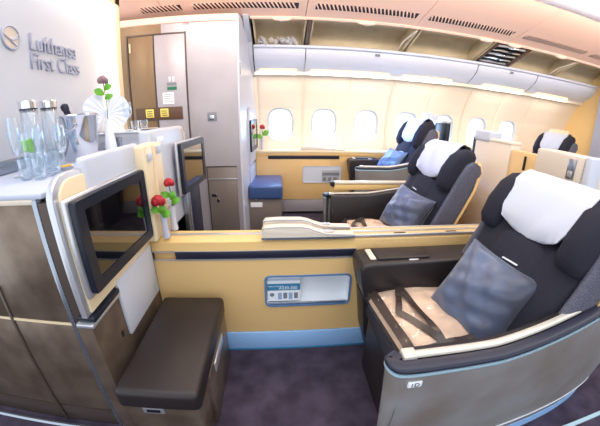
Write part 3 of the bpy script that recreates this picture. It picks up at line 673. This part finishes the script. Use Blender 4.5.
pillow('slate blue satin pillow propped on the seat nearest the camera', (.765, .785, .578), (.22, -1.0, .12), .34, .34, .09)
pillow('slate blue pillow leaning on the seat just beyond the centre console', (.80, 1.62, .62), (.25, -1.05, .1), .30, .31, .08)
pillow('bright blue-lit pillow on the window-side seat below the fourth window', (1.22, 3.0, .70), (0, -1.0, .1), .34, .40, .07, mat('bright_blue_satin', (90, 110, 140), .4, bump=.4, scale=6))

def blanket(label, loc, rz, w, d, h):
    t = thing('blanket', label, 'blanket', loc, rz, 'bagged beige blankets')
    def f(p):
        x, y, z = p; q = (1-abs(x/w*2)**4)*(1-abs(y/d*2)**4); return (x, y, z*(.6+.4*q)+.004*math.sin(40*x+9*y)*q)
    m = MB(); N = 16; ra = []
    for s_ in (1, -1):
        rows = []
        for j in range(N+1):
            v = -1+2*j/N; r = []
            for i in range(N+1):
                u = -1+2*i/N; k = (1-abs(u)**6)*(1-abs(v)**6); z = (h if s_ > 0 else 0)*k**.4+(.006*math.sin(5*u+2*v)+.004*math.sin(11*v+3*u))*k*(s_ > 0)
                r.append((u*w/2, v*d/2, z))
            rows.append(r)
        m.loft(rows, closed=False)
    m.build('folded_blanket', 'blanket', t, angle=80)
    bg = MB(); rows = []
    for j in range(N+1):
        v = -1+2*j/N; r = []
        for i in range(N+1):
            u = -1+2*i/N; k = (1-abs(u)**5)*(1-abs(v)**5); z = h*k**.4+.007+.006*math.sin(9*u+4*v)*k+.004*math.sin(17*v-7*u)
            r.append((u*(w/2+.018), v*(d/2+.016), z))
        rows.append(r)
    bg.loft(rows, closed=False)
    bo = bg.build('plastic_bag', 'film', t, angle=20)
    # dark printed edges and chevron stripes of the bag
    def strip(pts, wd, par=bo):
        st = MB(); n = len(pts)
        L_ = []; R_ = []
        for i, (x, y) in enumerate(pts):
            a = pts[max(0, i-1)]; b_ = pts[min(n-1, i+1)]; d_ = Vector((b_[0]-a[0], b_[1]-a[1])).normalized(); nn = Vector((-d_.y, d_.x))*wd/2
            def hz(X, Y):
                u = max(-1, min(1, X/(w/2+.018))); v = max(-1, min(1, Y/(d/2+.016))); k = (1-abs(u)**5)*(1-abs(v)**5); return h*k**.4+.012+.006*math.sin(9*u+4*v)*k
            L_.append((x+nn.x, y+nn.y, hz(x+nn.x, y+nn.y))); R_.append((x-nn.x, y-nn.y, hz(x-nn.x, y-nn.y)))
        st.loft([L_, R_], closed=False).build('printed_stripe', 'bag', par)
    def seg(a, b_, n=14): return [(a[0]+(b_[0]-a[0])*k/n, a[1]+(b_[1]-a[1])*k/n) for k in range(n+1)]
    W2, D2 = w/2, d/2
    strip(seg((-W2*.97, -D2), (-W2*.97, D2)), .030); strip(seg((W2*.98, D2*.9), (-W2, D2*.93)), .026); strip(seg((-W2, -D2*.97), (W2, -D2*.94)), .03)
    strip(seg((-W2*.30, -D2), (-W2*.30, D2)), .028); strip(seg((-W2*.35, D2*.75), (-W2*.75, .0))+seg((-W2*.75, 0), (-W2*.30, -D2*.9))[1:], .026)
    return t
blanket('folded beige blanket in clear dark-striped bag on the seat nearest the camera', (.585, .845, .430), .10, .37, .39, .06)
blanket('folded beige blanket in a bag on the seat beyond the centre console', (.60, 1.64, .445), -.1, .36, .38, .07)

# ---------------------------------------------------------------- flowers
def petals(mb, c, r):
    for k in range(9):
        a = 2.4*k; q = r*(.25+.08*k); z = c[2]+r*(.25-.05*k)
        mb.ell((c[0]+q*.6*math.cos(a), c[1]+q*.6*math.sin(a), z), (r*.55, r*.55, r*.62), 9, 6)
def vase(label, x, y, z, h, roseh, sc=1, nroses=1):
    t = thing('bud_vase', label, 'vase', (x, y, z), 0, 'white bud vases')
    MB().lathe([(.016*sc, 0), (.017*sc, .01), (.014*sc, h*.5), (.019*sc, h), (.015*sc, h), (.010*sc, h*.5), (.010*sc, .01)], n=18).build('vessel', 'white', t)
    r = thing('rose', label.replace('white bud vase holding', 'rose in').replace('white vase', 'vase'), 'flower', (x, y, z), 0, 'roses'); 
    return t, r
def rose(label, base, head, r, m='rose', leaves=((.55, 1, .045), (.7, -1, .045), (.62, .2, .045)), group='red roses in white bud vases'):
    t = thing('rose', label, 'rose', base, 0, group); hd = Vector(head)-Vector(base)
    mid = hd*.5+Vector((.006, .004, 0))
    MB().tube([(0, 0, 0), tuple(mid), tuple(hd)], .0025, 6).build('stem', 'stem', t)
    pm = MB(); petals(pm, tuple(hd), r); pm.build('bloom', m, t, angle=60)
    for f, s_, L in leaves:
        p = hd*f; lm = MB(); d = Vector((.80*s_, .35*s_, .45)).normalized(); nn = Vector((.38, -.88, .28)).normalized(); side = d.cross(nn).normalized(); rings = []
        for k in range(9):
            q = k/8; w = L*.36*math.sin(PI*min(1, q*.94+.03))**.8; c = p+d*L*q+nn*.012*math.sin(PI*q)
            rings.append([tuple(c+side*w+nn*.004), tuple(c+nn*.0015), tuple(c-side*w+nn*.004), tuple(c-nn*.0015)])
        lm.loft(rings).build('leaf', 'green', t)
    return t
def bud_vase(label, x, y, z, h, sc=1):
    t = thing('bud_vase', label, 'vase', (x, y, z), 0, 'white bud vases')
    MB().lathe([(.016*sc, 0), (.017*sc, .008), (.013*sc, h*.45), (.018*sc, h), (.014*sc, h), (.009*sc, h*.45), (.009*sc, .012)], n=18).build('vessel', 'white', t)
    MB().lathe([(.0185*sc, h-.004), (.0192*sc, h), (.0142*sc, h+.001), (.0142*sc, h-.004)], n=18).build('rim', 'silver', t)
bud_vase('white bud vase nearest the camera at the end of the centre console', -.515, 1.19, .667, .125)
rose('larger open red rose in the nearer bud vase', (-.515, 1.19, .68), (-.520, 1.165, .850), .031)
bud_vase('white bud vase behind the near one on the centre console', -.508, 1.285, .667, .125)
rose('smaller red rose in the vase farther back on the centre console', (-.508, 1.285, .68), (-.503, 1.27, .905), .025)
bud_vase('small white bud vase on the window console beside the closet', -.19, 3.44, .783, .13)
rose('red rose on the window ledge beside the closet monitor', (-.19, 3.44, .81), (-.185, 3.44, 1.045), .034, leaves=((.6, 1, .09), (.45, -1, .08)))

# ---------------------------------------------------------------- bar glassware
ZB = 1.0185
def tall_flute(label, x, y, s=1):
    t = thing('champagne_flute', label, 'glass', (x, y, ZB), 0, 'champagne flutes on the bar')
    MB().lathe([(.001, .072*s), (.014, .08*s), (.021, .105*s), (.024, .14*s), (.021, .205*s), (.0198, .205*s), (.0228, .14*s), (.0198, .106*s), (.012, .083*s), (.001, .078*s)], n=24).build('bowl', 'thin', t, angle=70)
    MB().lathe([(.030, 0), (.030, .002), (.006, .006), (.0032, .015), (.003, .06*s), (.006, .074*s)], n=20).build('foot', 'thin', t, angle=70)
    return t
def tumbler(label, x, y, r, h, group='tumblers on the bar', z=ZB, water=False):
    t = thing('tumbler', label, 'glass', (x, y, z), 0, group)
    MB().lathe([(r*.80, 0), (r*.95, h*.3), (r, h), (r*.94, h), (r*.88, h*.3), (r*.70, h*.08)], n=24).build('glass', 'thin', t, angle=70)
    MB().lathe([(r*.80, .001), (r*.85, h*.12), (r*.2, h*.14)], n=24).build('base', 'glass', t, angle=70)
    return t
def carafe(label, x, y, h, r):
    t = thing('water_carafe', label, 'carafe', (x, y, ZB), 0, 'steel-lidded glass carafes')
    MB().lathe([(r, 0), (r*1.03, .008), (r, h*.5), (r*.97, h*.87), (r*.92, h*.88), (r*.95, h*.5), (r*.95, .012)], n=26).build('bottle', 'thin', t, angle=70)
    MB().lathe([(r*.9, .014), (r*.9, h*.38), (r*.1, h*.381)], n=24).build('water', 'thin', t)
    l = MB().lathe([(r*.95, h*.89), (r*1.03, h*.895), (r*1.03, h*.99), (r*.95, h), (r*.1, h)], n=24).build('lid', 'chrome', t)
    MB().lathe([(r*.88, h*.85), (r*.98, h*.892), (r*.5, h*.892)], n=24).build('collar', 'navy', l)
tall_flute('tall empty champagne flute at the near left end of the bar', -.985, .965, 1.08)
carafe('steel-lidded glass carafe nearest the flute at the left', -.975, 1.05, .28, .036)
carafe('steel-lidded glass carafe next to the ice bucket', -.965, 1.155, .28, .036)
mg = tumbler('tall glass filled with bright green mint leaves', -.925, .965, .028, .16, 'tall glasses on the bar')
lm = MB()
for k in range(16):
    a = k*2.1; lm.ell((.013*math.cos(a), .013*math.sin(a), .095+.0025*k), (.012, .010, .008), 8, 5)
lm.build('mint_leaves', 'lime', mg)
tall_flute('champagne flute standing in front of the carafes', -.90, .995, .86)
tall_flute('champagne flute between the mint glass and the steel bucket', -.885, 1.10, .86)
tumbler('small clear tumbler at the front edge of the bar', -.835, .90, .024, .075)
tumbler('small clear tumbler by the foot of the tall flute', -.90, .90, .024, .075)
tumbler('wide clear tumbler beside the snack dish', -.83, .965, .030, .085)
tumbler('clear tumbler tucked behind the wide one near the carafes', -.915, 1.06, .026, .08)
sd = thing('snack_dish', 'small white dish of yellow snacks by the console edge', 'dish', (-.845, 1.06, ZB))
MB().lathe([(.018, 0), (.034, .014), (.037, .016), (.033, .016), (.016, .004)], n=22).build('dish', 'white', sd)
sn = MB()
for k in range(12): sn.ell((.016*math.cos(k*2.3)*(k/12), .016*math.sin(k*2.3), .014+.002*(k % 3)), (.008, .006, .005), 7, 5)
sn.build('snacks', 'nut', sd)
ib = thing('ice_bucket', 'polished steel ice bucket holding a dark-necked bottle on the bar', 'ice bucket', (-.965, 1.34, ZB)); ib.scale = (1.12, 1.12, 1.1)
MB().lathe([(.062, 0), (.066, .01), (.080, .11), (.088, .185), (.094, .192), (.090, .197), (.084, .186), (.075, .11), (.060, .014)], n=36).build('bucket', 'chrome', ib)
for s_ in (-1, 1): MB().tube([(s_*.05, -.075, .15), (s_*.05, -.095, .14), (s_*.02, -.10, .125), (0, -.10, .122)], .004, 8).build('handle', 'chrome', ib)
bo = thing('champagne_bottle', 'dark foil-necked bottle leaning in the ice bucket', 'bottle', (-.93, 1.33, 1.05)); bo.rotation_euler = (.05, -.34, 0)
MB().lathe([(.034, 0), (.034, .11), (.028, .13), (.015, .165), (.0135, .175)], n=20).build('body', mat('bottle_glass', (24, 40, 36), .1), bo)
MB().lathe([(.0145, .165), (.0155, .22), (.019, .225), (.019, .245), (.010, .252)], n=20).build('foil', 'navy', bo)
# napkin fan with rose
nf = thing('napkin_fan', 'white linen napkin folded as a bow-shaped fan on the bar', 'napkin', (-.99, 1.66, ZB)); nf.rotation_euler = (0, 0, -.95)
fm = MB(); rows = []
for k in range(0):
    a = math.radians(-78+156*k/32); z = 1 if k % 2 else -1; L = .125+.012*math.cos(a*1.0)
    f0 = (.006*z, .012*math.sin(a), .10+.010*math.cos(a)); f1 = (.014*z, L*math.sin(a)*1.0, .10+L*math.cos(a)*.95*(1 if abs(a) < 2 else 1))
    rows.append([f0, tuple((f0[i]+f1[i])/2 for i in range(3)), f1])
for s_ in (-1, 1):
    rw = []
    for k in range(15):
        a = math.radians(8+138*k/14)*s_; z = .35 if k % 2 else -.35; L = .138-.022*abs(abs(a)-1.1)
        f0 = Vector((.005*z, .008*math.sin(a), .215)); f1 = Vector((.010*z, L*math.sin(a), .215+L*math.cos(a)))
        rw.append([tuple(f0), tuple((f0+f1)/2), tuple(f1)]); 
    MB().loft(rw, closed=False).build('fan_wing', 'napkin', nf, angle=20)
MB().loft([[(.02*math.cos(a)*q, .03*math.sin(a)*q, z) for a in [2*PI*k/16 for k in range(16)]] for z, q in ((0, 1.1), (.03, 1.1), (.14, .7), (.20, .35), (.235, .5))]).build('knot', 'napkin', nf)
rose('dusky mauve rose standing in the white napkin fan', (-.965, 1.62, 1.20), (-.985, 1.64, 1.42), .032, 'mauve', ((.62, -1, .060), (.50, 1, .05), (.74, 1, .055)), 'single rose on the bar')
st = tumbler('brushed steel cup beside the white napkin fan', -.965, 1.74, .034, .072, 'steel cups')
for c in st.children: c.data.materials[0] = M['steel']
# raised tray at the far end of the bar
tr = thing('serving_tray', 'raised serving tray under a white cloth at the far end of the bar', 'tray', (-.93, 1.885, ZB))
MB().box(-.20, .20, -.17, .17, .0, .092, .008).build('tray', 'silver', tr)
MB().box(-.21, .21, -.18, .18, .092, .101, .004).build('cloth', 'linen', tr)
ZT = ZB+.102
def wine(label, x, y, s=1.0):
    t = thing('wine_glass', label, 'glass', (x, y, ZT), 0, 'wine glasses on the tray')
    MB().lathe([(.001, .065*s), (.020, .075*s), (.030, .10*s), (.026, .15*s), (.0248, .15*s), (.0285, .10*s), (.018, .078*s)], n=22).build('bowl', 'thin', t, angle=70)
    MB().lathe([(.028, 0), (.028, .002), (.004, .006), (.003, .06*s), (.006, .068*s)], n=18).build('foot', 'thin', t, angle=70)
wine('clear wine glass on the tray nearest the napkin fan', -.90, 1.73, 1.15)
wine('clear wine glass on the tray nearer the closet doors', -.955, 1.80, 1.15)
tumbler('short clear tumbler on the tray beside the wine glasses', -.93, 1.88, .026, .06, 'tumblers on the tray', ZT)
tumbler('short clear tumbler at the far end of the tray', -.91, 1.97, .026, .06, 'tumblers on the tray', ZT)
pl = thing('plate', 'small white plate with yellow crumbs on the tray', 'plate', (-.80, 1.79, ZT))
MB().lathe([(.03, 0), (.058, .008), (.06, .010), (.03, .004)], n=28).build('dish', 'white', pl)
cm = MB()
for k in range(6): cm.ell((.02*math.cos(k*2.1), .02*math.sin(k*1.7), .008), (.006, .005, .003), 6, 4)
cm.build('crumbs', 'nut', pl)

# ---------------------------------------------------------------- light
def area(name, loc, rot, sx, sy, power, col=(1, 1, 1)):
    l = bpy.data.lights.new(name, 'AREA'); l.shape = 'RECTANGLE'; l.size = sx; l.size_y = sy; l.energy = power; l.color = col
    o = bpy.data.objects.new(name, l); COL.objects.link(o); o.location = loc; o.rotation_euler = rot; return o
area('cabin_ceiling_light', (1.0, .3, 2.27), (0, 0, 0), 4.5, 1.6, 54, (1, .97, .93))
area('cove_ceiling_light', (1.2, 1.72, 2.19), (math.radians(25), 0, 0), 5.5, .12, 22, (1, .88, .78))
area('logo_top_light', (-1.12, 1.35, 1.962), (0, math.radians(25), 0), .05, 1.4, 1.6, (.9, .95, 1))
area('logo_side_light', (-1.13, 2.03, 1.55), (math.radians(90), 0, math.radians(20)), .03, .8, 2.0, (.92, .96, 1))
for x0, x1 in ((-.2, .2), (.36, 1.25), (1.42, 2.05), (2.5, 3.15), (3.4, 4.0)):
    area('sidewall_wash_light', ((x0+x1)/2, 3.30, 1.645), (math.radians(22), 0, 0), x1-x0, .02, 2.4*(x1-x0), (1, .93, .82))
area('ceiling_uplight', (1.2, 1.70, 2.13), (math.radians(100), 0, 0), 6, .1, 34, (1, .84, .74))
def spot(name, loc, to, power, col, ang=45):
    l = bpy.data.lights.new(name, 'SPOT'); l.energy = power; l.color = col; l.spot_size = math.radians(ang); l.spot_blend = .5; l.shadow_soft_size = .03
    o = bpy.data.objects.new(name, l); COL.objects.link(o); o.location = loc; o.rotation_euler = (Vector(to)-Vector(loc)).to_track_quat('-Z', 'Y').to_euler()
spot('blue_tint_spot', (.50, 3.10, 1.74), (1.30, 3.02, .88), 110, (.12, .36, 1), 44)  # added blue spots tinting the seats and ottoman, no real lamps
spot('blue_tint_spot', (-.05, 3.1, 1.78), (-.13, 3.02, .5), 45, (.18, .42, 1), 34)
spot('blue_tint_spot', (.35, 1.85, 2.18), (1.0, 1.68, .75), 40, (.2, .4, 1), 30)
for cx in WX[1:]:
    area('window_daylight', (cx, 3.57, 1.07), (math.radians(-72), 0, 0), .24, .34, 2.2, (.36, .62, 1))
w = bpy.data.worlds.new('World'); S.world = w; w.use_nodes = True
bgn = w.node_tree.nodes['Background']; bgn.inputs[0].default_value = (.86, .93, 1, 1); bgn.inputs[1].default_value = 1.5

# ---------------------------------------------------------------- camera (wide action-camera lens)
cd = bpy.data.cameras.new('camera'); cam = bpy.data.objects.new('camera', cd); COL.objects.link(cam); S.camera = cam
cd.type = 'PANO'; cd.panorama_type = 'FISHEYE_LENS_POLYNOMIAL'
cd.sensor_fit = 'HORIZONTAL'; cd.sensor_width = 36; cd.sensor_height = 36*426/600
cd.fisheye_fov = PI
cd.fisheye_polynomial_k0 = 0; cd.fisheye_polynomial_k1 = -.058648205110590004; cd.fisheye_polynomial_k2 = .000150067025835909
cd.fisheye_polynomial_k3 = 2.152124669011285e-05; cd.fisheye_polynomial_k4 = -3.8326272830727613e-07
r_ = Vector((.99721244, -.07374957, .01132886)); u_ = Vector((.01399014, .33394716, .94248797)); b_ = Vector((-.07329132, -.93970224, .33404803))
mw = Matrix((( r_.x, u_.x, b_.x, 0), (r_.y, u_.y, b_.y, 0), (r_.z, u_.z, b_.z, 1.2), (0, 0, 0, 1))); cam.matrix_world = mw
cd.clip_start = .01
S.view_settings.view_transform = 'Standard'; S.view_settings.look = 'None'; S.view_settings.gamma = 1; S.view_settings.use_curve_mapping = False
S.view_settings.exposure = 0.22
S.cycles.use_denoising = True; S.cycles.max_bounces = 10; S.cycles.transparent_max_bounces = 16
